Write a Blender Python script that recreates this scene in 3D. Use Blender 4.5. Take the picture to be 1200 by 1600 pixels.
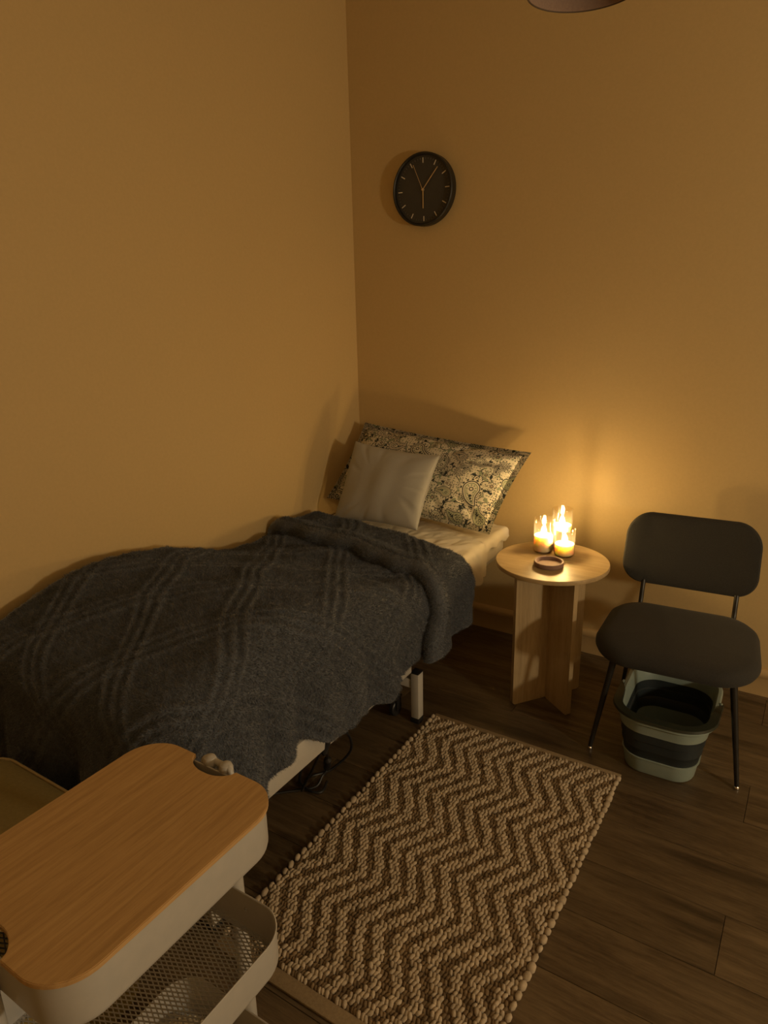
import bpy, bmesh, math, random
import numpy as np
from mathutils import Vector, Matrix

for o in list(bpy.data.objects):
    bpy.data.objects.remove(o, do_unlink=True)
scene = bpy.context.scene
COL = scene.collection
R = math.radians
random.seed(7)
rng = np.random.default_rng(11)

# ------------------------------------------------------------------ camera
cam_d = bpy.data.cameras.new('camera')
cam_d.sensor_fit = 'VERTICAL'
cam_d.sensor_height = 32.0
cam_d.lens = 1076.0 / 1600.0 * 32.0
cam_d.clip_start = 0.02
cam = bpy.data.objects.new('camera', cam_d)
COL.objects.link(cam)
pitch, roll, az = R(17.217), R(-1.352), R(32.911)
fw = Vector((-math.sin(az) * math.cos(pitch), math.cos(az) * math.cos(pitch), -math.sin(pitch)))
rt = Vector((math.cos(az), math.sin(az), 0))
up = rt.cross(fw)
r2 = rt * math.cos(roll) + up * math.sin(roll)
u2 = -rt * math.sin(roll) + up * math.cos(roll)
cam.matrix_world = Matrix(((r2.x, u2.x, -fw.x, 0), (r2.y, u2.y, -fw.y, 0), (r2.z, u2.z, -fw.z, 1.6), (0, 0, 0, 1)))
scene.camera = cam

# ------------------------------------------------------------------ world, lamps, exposure
world = bpy.data.worlds.new('world')
scene.world = world
world.use_nodes = True
world.node_tree.nodes['Background'].inputs[0].default_value = (1.0, 0.8, 0.55, 1)
world.node_tree.nodes['Background'].inputs[1].default_value = 0.02

LAMP_COL = (1.0, 0.835, 0.56)


def point_lamp(name, loc, watts, radius, col):
    d = bpy.data.lights.new(name, 'POINT')
    d.energy = watts
    d.shadow_soft_size = radius
    d.color = col
    o = bpy.data.objects.new(name, d)
    o.location = loc
    COL.objects.link(o)
    return o


point_lamp('room_lamp', (2.30, 1.10, 1.30), 86.0, 0.09, LAMP_COL)     # the dim lamp standing at the right of the room
FLAME = 430.0

vs = scene.view_settings
vs.view_transform = 'Standard'
vs.look = 'None'
vs.gamma = 1.0
vs.use_curve_mapping = False
vs.exposure = 0.0


# ------------------------------------------------------------------ material helpers
def mat(name, col, rough=0.6, metal=0.0, **kw):
    m = bpy.data.materials.new(name)
    m.use_nodes = True
    b = m.node_tree.nodes['Principled BSDF']
    b.inputs['Base Color'].default_value = (*col, 1)
    b.inputs['Roughness'].default_value = rough
    b.inputs['Metallic'].default_value = metal
    for k, v in kw.items():
        b.inputs[k.replace('_', ' ')].default_value = v
    return m


def nodes(m):
    nt = m.node_tree
    return nt, nt.nodes['Principled BSDF']


def N(nt, typ, **kw):
    n = nt.nodes.new(typ)
    for k, v in kw.items():
        if k in n.inputs:
            n.inputs[k].default_value = v
        else:
            setattr(n, k, v)
    return n


def coords(nt, scale=(1, 1, 1), rot=(0, 0, 0), kind='Object'):
    tc = N(nt, 'ShaderNodeTexCoord')
    mp = N(nt, 'ShaderNodeMapping')
    mp.inputs['Scale'].default_value = scale
    mp.inputs['Rotation'].default_value = rot
    nt.links.new(tc.outputs[kind], mp.inputs[0])
    return mp.outputs[0]


def ramp(nt, fac, stops):
    r = N(nt, 'ShaderNodeValToRGB')
    cr = r.color_ramp
    while len(cr.elements) < len(stops):
        cr.elements.new(0.5)
    for e, (p, c) in zip(cr.elements, stops):
        e.position = p
        e.color = (*c, 1)
    nt.links.new(fac, r.inputs[0])
    return r.outputs[0]


def bump(nt, b, height, strength=0.2, dist=0.01):
    n = N(nt, 'ShaderNodeBump')
    n.inputs['Strength'].default_value = strength
    n.inputs['Distance'].default_value = dist
    nt.links.new(height, n.inputs['Height'])
    nt.links.new(n.outputs[0], b.inputs['Normal'])


def noise(nt, vec, scale, detail=4, rough=0.55, distortion=0.0):
    n = N(nt, 'ShaderNodeTexNoise')
    n.inputs['Scale'].default_value = scale
    n.inputs['Detail'].default_value = detail
    n.inputs['Roughness'].default_value = rough
    n.inputs['Distortion'].default_value = distortion
    nt.links.new(vec, n.inputs['Vector'])
    return n.outputs['Fac']


def noisy(name, c0, c1, scale, rough=0.6, bstr=0.15, bdist=0.004, vscale=(1, 1, 1), detail=5, **kw):
    m = mat(name, c0, rough, **kw)
    nt, b = nodes(m)
    v = coords(nt, vscale)
    f = noise(nt, v, scale, detail)
    nt.links.new(ramp(nt, f, [(0.32, c0), (0.68, c1)]), b.inputs['Base Color'])
    if bstr:
        bump(nt, b, f, bstr, bdist)
    return m


def wood(name, dark, mid, light, vscale, rough=0.45, rnd=False, scale=3.0, bstr=0.08, knots=False):
    """long-grained wood; grain stretches along the axis with the small scale"""
    m = mat(name, mid, rough)
    nt, b = nodes(m)
    v = coords(nt, vscale)
    if rnd:
        oi = N(nt, 'ShaderNodeObjectInfo')
        add = N(nt, 'ShaderNodeVectorMath', operation='MULTIPLY_ADD')
        nt.links.new(oi.outputs['Random'], add.inputs[0])
        add.inputs[1].default_value = (37.0, 53.0, 11.0)
        nt.links.new(v, add.inputs[2])
        v = add.outputs[0]
    f1 = noise(nt, v, scale, 8, 0.62, 0.6)
    f2 = noise(nt, v, scale * 7, 4, 0.7, 0.2)
    mx = N(nt, 'ShaderNodeMath', operation='MULTIPLY_ADD')
    nt.links.new(f2, mx.inputs[0])
    mx.inputs[1].default_value = 0.35
    sub = N(nt, 'ShaderNodeMath', operation='MULTIPLY')
    nt.links.new(f1, sub.inputs[0])
    sub.inputs[1].default_value = 0.65
    nt.links.new(sub.outputs[0], mx.inputs[2])
    f = mx.outputs[0]
    col = ramp(nt, f, [(0.38, dark), (0.5, mid), (0.62, light)])
    if rnd:
        hs = N(nt, 'ShaderNodeHueSaturation')
        mr = N(nt, 'ShaderNodeMapRange')
        mr.inputs['To Min'].default_value = 0.78
        mr.inputs['To Max'].default_value = 1.22
        nt.links.new(oi.outputs['Random'], mr.inputs['Value'])
        nt.links.new(mr.outputs[0], hs.inputs['Value'])
        nt.links.new(col, hs.inputs['Color'])
        col = hs.outputs[0]
    if knots:
        kn = N(nt, 'ShaderNodeTexNoise')
        kn.inputs['Scale'].default_value = scale * 0.55
        kn.inputs['Detail'].default_value = 2
        nt.links.new(v, kn.inputs['Vector'])
        kf = ramp(nt, kn.outputs['Fac'], [(0.60, (1, 1, 1)), (0.74, (0.42, 0.40, 0.38))])
        mm = N(nt, 'ShaderNodeMixRGB', blend_type='MULTIPLY')
        mm.inputs[0].default_value = 0.85
        nt.links.new(col, mm.inputs[1])
        nt.links.new(kf, mm.inputs[2])
        col = mm.outputs[0]
    nt.links.new(col, b.inputs['Base Color'])
    bump(nt, b, f, bstr, 0.002)
    return m


M = {}
M['wall'] = noisy('wall_paint', (0.560, 0.405, 0.192), (0.585, 0.423, 0.201), 90, 0.62, 0.10, 0.002)
M['ceiling'] = noisy('ceiling_paint', (0.70, 0.66, 0.58), (0.73, 0.69, 0.61), 60, 0.8, 0.05, 0.002)
M['base'] = noisy('baseboard_paint', (0.52, 0.36, 0.17), (0.56, 0.39, 0.19), 30, 0.4, 0.04, 0.002)
M['plank'] = wood('floor_laminate', (0.062, 0.040, 0.021), (0.112, 0.076, 0.041), (0.155, 0.108, 0.060), (0.9, 8, 8), 0.42, True, 3.2, 0.12, True)
M['subfloor'] = mat('subfloor_dark', (0.012, 0.009, 0.006), 0.8)
M['bamboo'] = wood('bamboo', (0.42, 0.255, 0.105), (0.505, 0.315, 0.135), (0.57, 0.365, 0.165), (26, 1.2, 26), 0.42, False, 4.0, 0.05)
M['bamboo_edge'] = noisy('bamboo_edge', (0.44, 0.24, 0.08), (0.60, 0.36, 0.13), 60, 0.45, 0.02)
M['birch'] = wood('birch_veneer', (0.36, 0.255, 0.135), (0.44, 0.32, 0.175), (0.50, 0.37, 0.21), (10, 10, 0.8), 0.36, False, 3.0, 0.03)
M['birch_top'] = wood('birch_veneer_top', (0.39, 0.28, 0.15), (0.46, 0.335, 0.18), (0.51, 0.375, 0.21), (1.2, 12, 12), 0.45, False, 3.0, 0.03)
nodes(M['birch_top'])[1].inputs['Specular IOR Level'].default_value = 0.3
M['white_metal'] = noisy('white_powder_coat', (0.42, 0.405, 0.385), (0.45, 0.43, 0.405), 40, 0.38, 0.03, 0.001)
M['bed_metal'] = noisy('bed_white_metal', (0.50, 0.48, 0.45), (0.53, 0.51, 0.475), 40, 0.4, 0.02, 0.001)
M['black_plastic'] = noisy('black_plastic', (0.012, 0.012, 0.014), (0.02, 0.02, 0.022), 50, 0.45, 0.04, 0.001)
M['black_metal'] = noisy('black_metal', (0.012, 0.011, 0.010), (0.018, 0.016, 0.014), 50, 0.38, 0.02, 0.001)
M['steel'] = mat('polished_steel', (0.75, 0.72, 0.68), 0.2, 1.0)
M['fabric'] = noisy('charcoal_fabric', (0.018, 0.017, 0.0155), (0.032, 0.030, 0.027), 420, 0.9, 0.5, 0.002, Sheen_Weight=0.06)
M['blanket'] = noisy('slate_plush', (0.068, 0.077, 0.098), (0.106, 0.118, 0.143), 160, 0.95, 0.6, 0.004, Sheen_Weight=0.35)
M['pile'] = noisy('slate_pile', (0.072, 0.082, 0.104), (0.140, 0.153, 0.184), 60, 0.9, 0.0, Sheen_Weight=0.3)
M['sheet'] = noisy('cream_sheet', (0.76, 0.70, 0.60), (0.80, 0.74, 0.64), 14, 0.85, 0.12, 0.006)
M['mattress'] = noisy('mattress_cover', (0.74, 0.69, 0.60), (0.78, 0.73, 0.64), 30, 0.9, 0.1, 0.003)
M['cushion'] = noisy('grey_linen', (0.39, 0.38, 0.355), (0.44, 0.43, 0.405), 500, 0.92, 0.35, 0.0015)
M['bucket_light'] = noisy('sage_plastic', (0.245, 0.305, 0.275), (0.27, 0.33, 0.30), 20, 0.42, 0.02)
M['bucket_dark'] = noisy('slate_rubber', (0.016, 0.022, 0.026), (0.022, 0.030, 0.034), 20, 0.55, 0.03)
M['bucket_handle'] = noisy('dark_sage_plastic', (0.018, 0.023, 0.017), (0.024, 0.030, 0.022), 20, 0.40, 0.02)
M['clock_case'] = noisy('clock_black', (0.012, 0.011, 0.010), (0.016, 0.015, 0.013), 40, 0.45, 0.0)
M['clock_face'] = noisy('clock_dial', (0.045, 0.042, 0.038), (0.050, 0.047, 0.042), 40, 0.6, 0.0)
M['clock_mark'] = mat('clock_mark', (0.75, 0.68, 0.56), 0.35)
M['clock_tick'] = mat('clock_tick', (0.16, 0.15, 0.13), 0.5)
M['clock_hand'] = mat('clock_hand', (0.72, 0.55, 0.33), 0.35, 0.6)
M['dish'] = noisy('rose_ceramic', (0.22, 0.135, 0.105), (0.25, 0.155, 0.12), 60, 0.8, 0.08, 0.001)
M['wool_light'] = noisy('wool_cream', (0.37, 0.295, 0.21), (0.56, 0.46, 0.34), 45, 0.95, 0.8, 0.003)
M['wool_dark'] = noisy('wool_brown', (0.12, 0.08, 0.042), (0.26, 0.18, 0.10), 45, 0.95, 0.8, 0.003)
M['rug_base'] = noisy('rug_backing', (0.10, 0.065, 0.035), (0.17, 0.115, 0.06), 200, 0.95, 0.5, 0.002)
M['rug_hem'] = noisy('rug_hem', (0.26, 0.19, 0.11), (0.33, 0.245, 0.145), 160, 0.95, 0.4, 0.001)
M['olive'] = noisy('olive_cloth', (0.21, 0.160, 0.055), (0.24, 0.185, 0.066), 120, 0.85, 0.2, 0.002)
M['piping'] = noisy('olive_piping', (0.34, 0.25, 0.11), (0.38, 0.28, 0.13), 120, 0.8, 0.1, 0.001)
M['shade'] = noisy('lamp_shade_cloth', (0.30, 0.20, 0.15), (0.34, 0.23, 0.17), 200, 0.9, 0.15, 0.001)
M['shade_rim'] = mat('lamp_shade_rim', (0.10, 0.065, 0.04), 0.7)
M['linen'] = noisy('cream_terry', (0.55, 0.47, 0.33), (0.66, 0.57, 0.42), 150, 0.95, 0.5, 0.003)
M['wax'] = mat('candle_wax', (0.93, 0.87, 0.74), 0.5, 0.0, Subsurface_Weight=0.5, Subsurface_Radius=(0.022, 0.018, 0.012), Subsurface_Scale=1.0)


def glass_mat():
    m = bpy.data.materials.new('clear_glass')
    m.use_nodes = True
    nt = m.node_tree
    nt.nodes.clear()
    out = N(nt, 'ShaderNodeOutputMaterial')
    mix = N(nt, 'ShaderNodeMixShader')
    tr = N(nt, 'ShaderNodeBsdfTransparent')
    tr.inputs[0].default_value = (0.98, 0.95, 0.88, 1)
    gl = N(nt, 'ShaderNodeBsdfGlossy')
    gl.inputs['Roughness'].default_value = 0.06
    lw = N(nt, 'ShaderNodeLayerWeight')
    lw.inputs[0].default_value = 0.5
    fr = N(nt, 'ShaderNodeMapRange')
    fr.inputs['From Min'].default_value = 0.45
    fr.inputs['To Min'].default_value = 0.03
    fr.inputs['To Max'].default_value = 0.40
    nt.links.new(lw.outputs['Facing'], fr.inputs['Value'])
    nt.links.new(fr.outputs[0], mix.inputs[0])
    nt.links.new(tr.outputs[0], mix.inputs[1])
    nt.links.new(gl.outputs[0], mix.inputs[2])
    sc = N(nt, 'ShaderNodeBsdfTranslucent')
    sc.inputs[0].default_value = (1, 0.95, 0.85, 1)
    mix2 = N(nt, 'ShaderNodeMixShader')
    mix2.inputs[0].default_value = 0.010
    nt.links.new(mix.outputs[0], mix2.inputs[1])
    nt.links.new(sc.outputs[0], mix2.inputs[2])
    nt.links.new(mix2.outputs[0], out.inputs[0])
    return m


M['glass'] = glass_mat()
M['flame'] = mat('flame_glow', (1, 0.8, 0.4), 0.5, 0.0, Emission_Color=(1.0, 0.70, 0.31, 1), Emission_Strength=FLAME)


def paisley_mat():
    m = mat('paisley_print', (0.7, 0.66, 0.56), 0.85)
    nt, b = nodes(m)
    at = N(nt, 'ShaderNodeVertexColor')
    at.layer_name = 'print'
    nt.links.new(at.outputs[0], b.inputs['Base Color'])
    v = coords(nt)
    bump(nt, b, noise(nt, v, 300, 3), 0.15, 0.001)
    return m


M['paisley'] = paisley_mat()


# ------------------------------------------------------------------ object helpers
def tag(o, label=None, cat=None, group=None, kind=None):
    if label:
        o['label'] = label
    if cat:
        o['category'] = cat
    if group:
        o['group'] = group
    if kind:
        o['kind'] = kind
    return o


def empty(name, loc=(0, 0, 0), rz=0.0):
    o = bpy.data.objects.new(name, None)
    o.empty_display_size = 0.05
    o.location = loc
    o.rotation_euler = (0, 0, rz)
    COL.objects.link(o)
    return o


def link(name, me, material, parent=None, loc=None, smooth=True):
    o = bpy.data.objects.new(name, me)
    if material is not None and not me.materials:
        me.materials.append(material)
    if smooth:
        me.polygons.foreach_set('use_smooth', np.ones(len(me.polygons), dtype=bool))
        if smooth == 'auto':
            me.set_sharp_from_angle(angle=R(35))
    COL.objects.link(o)
    if parent is not None:
        o.parent = parent
    if loc is not None:
        o.location = loc
    return o


def from_bm(name, bm, material, parent=None, loc=None, smooth='auto'):
    bmesh.ops.recalc_face_normals(bm, faces=bm.faces)
    me = bpy.data.meshes.new(name)
    bm.to_mesh(me)
    bm.free()
    return link(name, me, material, parent, loc, smooth)


def from_py(name, v, f, material, parent=None, loc=None, smooth='auto'):
    me = bpy.data.meshes.new(name)
    me.from_pydata([tuple(p) for p in v], [], [tuple(q) for q in f])
    me.update()
    bm = bmesh.new()
    bm.from_mesh(me)
    bmesh.ops.recalc_face_normals(bm, faces=bm.faces)
    bm.to_mesh(me)
    bm.free()
    return link(name, me, material, parent, loc, smooth)


def grid_mesh(name, P, material, parent=None, smooth=True, flip=False):
    """P: (n, m, 3) array of points"""
    n, m = P.shape[:2]
    idx = np.arange(n * m).reshape(n, m)
    q = np.stack([idx[:-1, :-1], idx[1:, :-1], idx[1:, 1:], idx[:-1, 1:]], -1).reshape(-1, 4)
    if flip:
        q = q[:, ::-1]
    return raw_mesh(name, P.reshape(-1, 3), q, material, parent, smooth)


def raw_mesh(name, V, F, material, parent=None, smooth=True):
    V = np.ascontiguousarray(V, dtype=np.float32)
    F = np.ascontiguousarray(F, dtype=np.int32)
    k = F.shape[1]
    me = bpy.data.meshes.new(name)
    me.vertices.add(len(V))
    me.vertices.foreach_set('co', V.ravel())
    me.loops.add(F.size)
    me.loops.foreach_set('vertex_index', F.ravel())
    me.polygons.add(len(F))
    me.polygons.foreach_set('loop_start', np.arange(0, F.size, k, dtype=np.int32))
    me.polygons.foreach_set('loop_total', np.full(len(F), k, dtype=np.int32))
    me.update()
    me.validate()
    return link(name, me, material, parent, None, smooth)


def grid_normals(P):
    du = np.gradient(P, axis=0)
    dv = np.gradient(P, axis=1)
    n = np.cross(du, dv)
    return n / (np.linalg.norm(n, axis=2, keepdims=True) + 1e-12)


def box(name, lo, hi, material, parent=None, bevel=0.0, seg=2):
    bm = bmesh.new()
    bmesh.ops.create_cube(bm, size=1)
    lo, hi = Vector(lo), Vector(hi)
    c = (lo + hi) / 2
    for v in bm.verts:
        v.co = Vector((v.co.x * (hi.x - lo.x), v.co.y * (hi.y - lo.y), v.co.z * (hi.z - lo.z))) + c
    if bevel:
        bmesh.ops.bevel(bm, geom=list(bm.edges), offset=bevel, segments=seg, affect='EDGES', profile=0.5)
    return from_bm(name, bm, material, parent)


def rr(w, h, r, n=8):
    """rounded rectangle outline centred on 0"""
    r = max(0.0005, min(r, w / 2 - 1e-4, h / 2 - 1e-4))
    pts = []
    for cx, cy, a0 in ((w / 2 - r, h / 2 - r, 0), (-w / 2 + r, h / 2 - r, 90), (-w / 2 + r, -h / 2 + r, 180), (w / 2 - r, -h / 2 + r, 270)):
        for i in range(n + 1):
            a = R(a0 + 90 * i / n)
            pts.append((cx + r * math.cos(a), cy + r * math.sin(a)))
    return pts


def loft(name, rings, material, parent=None, loc=None, cap0=True, cap1=True, smooth='auto', close=False):
    """rings: list of equal-length lists of 3D points"""
    n = len(rings[0])
    v = [p for r_ in rings for p in r_]
    f = []
    k = len(rings)
    for j in range(k if close else k - 1):
        a, b = j * n, ((j + 1) % k) * n
        for i in range(n):
            i2 = (i + 1) % n
            f.append((a + i, a + i2, b + i2, b + i))
    if cap0 and not close:
        f.append(tuple(range(n - 1, -1, -1)))
    if cap1 and not close:
        f.append(tuple(range((k - 1) * n, k * n)))
    return from_py(name, v, f, material, parent, loc, smooth)


def loft_rr(name, w, h, r, profile, material, parent=None, loc=None, n=8, cap0=True, cap1=True, close=False, fn=None, smooth='auto'):
    """profile: [(inset, z)] up the side of a rounded rectangle"""
    rings = []
    for d, z in profile:
        ring = [(x, y, z) for x, y in rr(w - 2 * d, h - 2 * d, r - d, n)]
        if fn:
            ring = [fn(p) for p in ring]
        rings.append(ring)
    return loft(name, rings, material, parent, loc, cap0, cap1, smooth, close)


def lathe(name, profile, material, parent=None, loc=None, n=48, cap0=True, cap1=True, close=False, smooth='auto'):
    rings = []
    for rad, z in profile:
        rings.append([(rad * math.cos(2 * math.pi * i / n), rad * math.sin(2 * math.pi * i / n), z) for i in range(n)])
    return loft(name, rings, material, parent, loc, cap0, cap1, smooth, close)


def catmull(pts, sub=8, closed=False):
    pts = [Vector(p) for p in pts]
    out = []
    n = len(pts)
    for i in range(n if closed else n - 1):
        g = (lambda k: pts[k % n]) if closed else (lambda k: pts[max(0, min(n - 1, k))])
        p0, p1, p2, p3 = g(i - 1), g(i), g(i + 1), g(i + 2)
        for s in range(sub):
            t = s / sub
            out.append(0.5 * ((2 * p1) + (p2 - p0) * t + (2 * p0 - 5 * p1 + 4 * p2 - p3) * t * t + (3 * p1 - p0 - 3 * p2 + p3) * t ** 3))
    if not closed:
        out.append(pts[-1])
    return out


def tube(name, pts, rad, material, parent=None, n=10, closed=False, caps=True):
    """rad: number or list per point"""
    pts = [Vector(p) for p in pts]
    k = len(pts)
    rads = rad if isinstance(rad, (list, tuple)) else [rad] * k
    rings = []
    ref = None
    for i, p in enumerate(pts):
        a = pts[i - 1] if (i > 0 or closed) else pts[i]
        b = pts[(i + 1) % k] if (i < k - 1 or closed) else pts[i]
        t = (b - a).normalized()
        if ref is None:
            ref = Vector((0, 0, 1)) if abs(t.z) < 0.9 else Vector((1, 0, 0))
        u = (ref - t * ref.dot(t)).normalized()
        w = t.cross(u)
        ref = u
        rings.append([tuple(p + (u * math.cos(2 * math.pi * j / n) + w * math.sin(2 * math.pi * j / n)) * rads[i]) for j in range(n)])
    return loft(name, rings, material, parent, None, caps, caps, 'auto', closed)


def wob(x, y, seed, scale, octs=5):
    """smooth pseudo-noise from sines, about -1..1"""
    g = np.random.default_rng(seed)
    s = 0
    for _ in range(octs):
        a = g.uniform(0, 2 * np.pi)
        f = scale * g.uniform(0.6, 1.7)
        s = s + np.sin((x * np.cos(a) + y * np.sin(a)) * f + g.uniform(0, 6.28))
    return s / octs * 1.4


def sstep(a, b, x):
    t = np.clip((x - a) / (b - a), 0, 1)
    return t * t * (3 - 2 * t)


# ------------------------------------------------------------------ the room
XL, XR, YB, YF, ZC = -2.035, 3.1, 2.93, -1.35, 2.98


def slab(name, lo, hi, m):
    o = box(name, lo, hi, m)
    return o


tag(slab('wall_left', (XL - 0.1, YF - 0.1, -0.05), (XL, YB + 0.1, ZC), M['wall']), 'plain ochre painted wall along the bed', 'wall', kind='structure')
tag(slab('wall_back', (XL, YB, -0.05), (XR + 0.1, YB + 0.1, ZC), M['wall']), 'plain ochre painted wall with the black clock', 'wall', kind='structure')
tag(slab('wall_right', (XR, YF - 0.1, -0.05), (XR + 0.1, YB, ZC), M['wall']), 'ochre painted wall out of view on the right', 'wall', kind='structure')
tag(slab('wall_front', (XL, YF - 0.1, -0.05), (XR, YF, ZC), M['wall']), 'ochre painted wall behind the viewer', 'wall', kind='structure')
tag(slab('ceiling', (XL - 0.1, YF - 0.1, ZC), (XR + 0.1, YB + 0.1, ZC + 0.1), M['ceiling']), 'plain off-white ceiling out of view', 'ceiling', kind='structure')

floor = box('floor', (XL, YF, -0.05), (XR, YB, -0.008), M['subfloor'])
tag(floor, 'dark brown wood laminate floor of wide planks', 'floor', kind='structure')
PW = 0.20
row = 0
y = 1.49 - PW * 15
joints = {}
while y < YB:
    off = {0: -0.034}.get(row - 15, None)
    L = 1.29
    if off is None:
        off = -0.034 + ((row - 15) * 0.43) % L
    x = off - L * 4
    while x < XR:
        x0, x1 = max(x, XL), min(x + L, XR)
        y0, y1 = max(y, YF), min(y + PW, YB)
        if x1 - x0 > 0.02 and y1 - y0 > 0.02:
            g = 0.0007
            box('plank', (x0 + g, y0 + g, -0.008), (x1 - g, y1 - g, 0.0), M['plank'], floor, 0.0008, 1)
        x += L
    y += PW
    row += 1


def baseboard(name, label, x0, x1, along_x=True):
    prof = [(0, 0), (0.016, 0), (0.016, 0.078), (0.020, 0.084), (0.024, 0.094), (0.024, 0.106), (0.019, 0.116), (0.010, 0.121), (0, 0.121)]
    rings = []
    for s in (x0, x1):
        if along_x:
            rings.append([(s, YB - d, z) for d, z in prof])
        else:
            rings.append([(XL + d, s, z) for d, z in prof])
    tag(loft(name, rings, M['base']), label, 'baseboard', kind='structure')


baseboard('baseboard_back', 'painted ochre baseboard with rounded top under the clock wall', XL + 0.025, XR)
baseboard('baseboard_left', 'painted ochre baseboard behind the bed', YF, YB, False)

# ------------------------------------------------------------------ bed frame
bed = tag(empty('bed', (-1.6, 1.9, 0)), 'white metal bed frame with short black-capped legs under the blanket', 'bed frame')


def bedpart(name, lo, hi, m, parent=None, bevel=0.002):
    o = box(name, lo, hi, m, bed if parent is None else parent, bevel)
    if parent is None:
        o.location = (1.6, -1.9, 0)
    return o


bedpart('side_rail', (-1.180, 0.90, 0.285), (-1.145, 1.93, 0.375), M['bed_metal'])
bedpart('side_rail', (-2.00, 0.90, 0.285), (-1.965, 1.93, 0.375), M['bed_metal'])
bedpart('deck', (-2.005, 0.88, 0.415), (-1.21, 2.88, 0.438), M['bed_metal'])
for yy in (0.94, 1.42, 1.90):
    bedpart('slat_support', (-1.965, yy - 0.02, 0.30), (-1.18, yy + 0.02, 0.415), M['bed_metal'])
bedpart('end_support', (-1.90, 2.60, 0.385), (-1.32, 2.64, 0.415), M['bed_metal'])
for yy in (2.042, 0.95):
    bedpart('cross_beam', (-1.93, yy - 0.016, 0.150), (-1.205, yy + 0.016, 0.188), M['bed_metal'])
    for xx in (-1.188, -1.945):
        leg = bedpart('leg', (xx - 0.017, yy - 0.019, 0.022), (xx + 0.017, yy + 0.019, 0.217), M['bed_metal'])
        bedpart('leg_cap', (xx - 0.018, yy - 0.020, 0.217), (xx + 0.018, yy + 0.020, 0.223), M['black_plastic'], leg, 0.0015)
        bedpart('leg_foot', (xx - 0.018, yy - 0.020, 0.0), (xx + 0.018, yy + 0.020, 0.022), M['black_plastic'], leg, 0.0015)
    bedpart('lift_arm', (-1.62, yy - 0.02, 0.185), (-1.57, yy + 0.02, 0.416), M['bed_metal'])


def castor(x, y):
    bm = bmesh.new()
    o = lathe('castor_wheel', [(0.008, -0.011), (0.030, -0.011), (0.034, -0.007), (0.034, 0.007), (0.030, 0.011), (0.008, 0.011)], M['black_plastic'], bed, None, 28)
    bm.free()
    o.rotation_euler = (0, R(90), 0)
    o.location = (x + 1.6, y - 1.9, 0.034)
    hub = lathe('wheel_hub', [(0.0085, 0.0), (0.0085, 0.0025), (0.006, 0.004)], M['steel'], o, (0, 0, 0.011), 16)
    for s in (-1, 1):
        bedpart('castor_fork', (x + s * 0.016 - 0.0025, y - 0.016, 0.030), (x + s * 0.016 + 0.0025, y + 0.016, 0.085), M['black_plastic'], None, 0.001)
    bedpart('castor_plate', (x - 0.022, y - 0.018, 0.083), (x + 0.022, y + 0.018, 0.092), M['black_plastic'], None, 0.002)
    t = tube('castor_stem', [(x + 1.6, y - 1.9, 0.09), (x + 1.6, y - 1.9, 0.16)], 0.007, M['bed_metal'], bed)


castor(-1.285, 2.035)
castor(-1.86, 2.035)

# ------------------------------------------------------------------ mattress and sheet
XE = -1.19          # right edge of the mattress
mw, mh = XE - (XL + 0.012), 2.03
mat_c = ((XE + XL + 0.012) / 2, 0.875 + mh / 2, 0)
loft_o = loft_rr('mattress', mw, mh, 0.05, [(0.03, 0.438), (0.008, 0.444), (0, 0.462), (0, 0.525), (0.008, 0.545), (0.03, 0.553)], M['mattress'], None, mat_c)
tag(loft_o, 'thin cream mattress lying on the white bed frame', 'mattress')


def edge_profile(s, r, flare):
    """arc length past an edge -> (out, down)"""
    q = r * math.pi / 2
    out = np.where(s < q, r * np.sin(np.minimum(s, q) / r), r + flare * (s - q))
    dn = np.where(s < q, r * (1 - np.cos(np.minimum(s, q) / r)), r + (s - q) * math.sqrt(max(0.0, 1 - flare ** 2)))
    return out, dn


# sheet: laid over the mattress, hanging at its right side, tucked near the head end
na, nb = 150, 150
B, A = np.meshgrid(np.linspace(1.9, 2.895, nb), np.linspace(0, 1, na), indexing='ij')
hang = 0.165 - 0.105 * sstep(2.630, 2.655, B) + 0.006 * np.sin(B * 60)
top_w = XE - 0.012 - (XL + 0.015)
arc = A * (top_w + hang)
s = np.maximum(0, arc - top_w)
o_, d_ = edge_profile(s, 0.022, 0.02)
xs = XL + 0.015 + np.minimum(arc, top_w) + o_
zs = 0.559 - d_
P = np.stack([xs, B, zs], -1)
nrm = grid_normals(P)
nrm *= np.sign(nrm[..., 2:3].mean())
wr = 0.004 * wob(P[..., 0] * 1.0, B - P[..., 2], 3, 38) + 0.0025 * wob(P[..., 0], B + P[..., 2], 5, 90)
fold = 0.010 * np.exp(-((B - 2.56 - 0.5 * (P[..., 0] - XE)) / 0.03) ** 2) * sstep(XE - 0.3, XE - 0.02, P[..., 0])
P = P + nrm * (np.abs(wr) + fold + 0.002 + 0.010 * sstep(0.03, 0.15, s) * (1 + np.sin(B * 33)))[..., None]
sh = grid_mesh('bed_sheet', P, M['sheet'], flip=True)
sm = sh.modifiers.new('thickness', 'SOLIDIFY')
sm.thickness = 0.002
sm.offset = -1
tag(sh, 'cream cotton sheet with its corner hanging from the mattress near the table', 'sheet')

# ------------------------------------------------------------------ blanket
blanket = tag(empty('blanket', (-1.6, 1.5, 0.56)), 'slate grey plush blanket with raised diamond lines, turned back below the pillows', 'blanket')
X0, XT, RX = XL + 0.012, -1.235, 0.105
YT, RY = 0.945, 0.09


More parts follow.
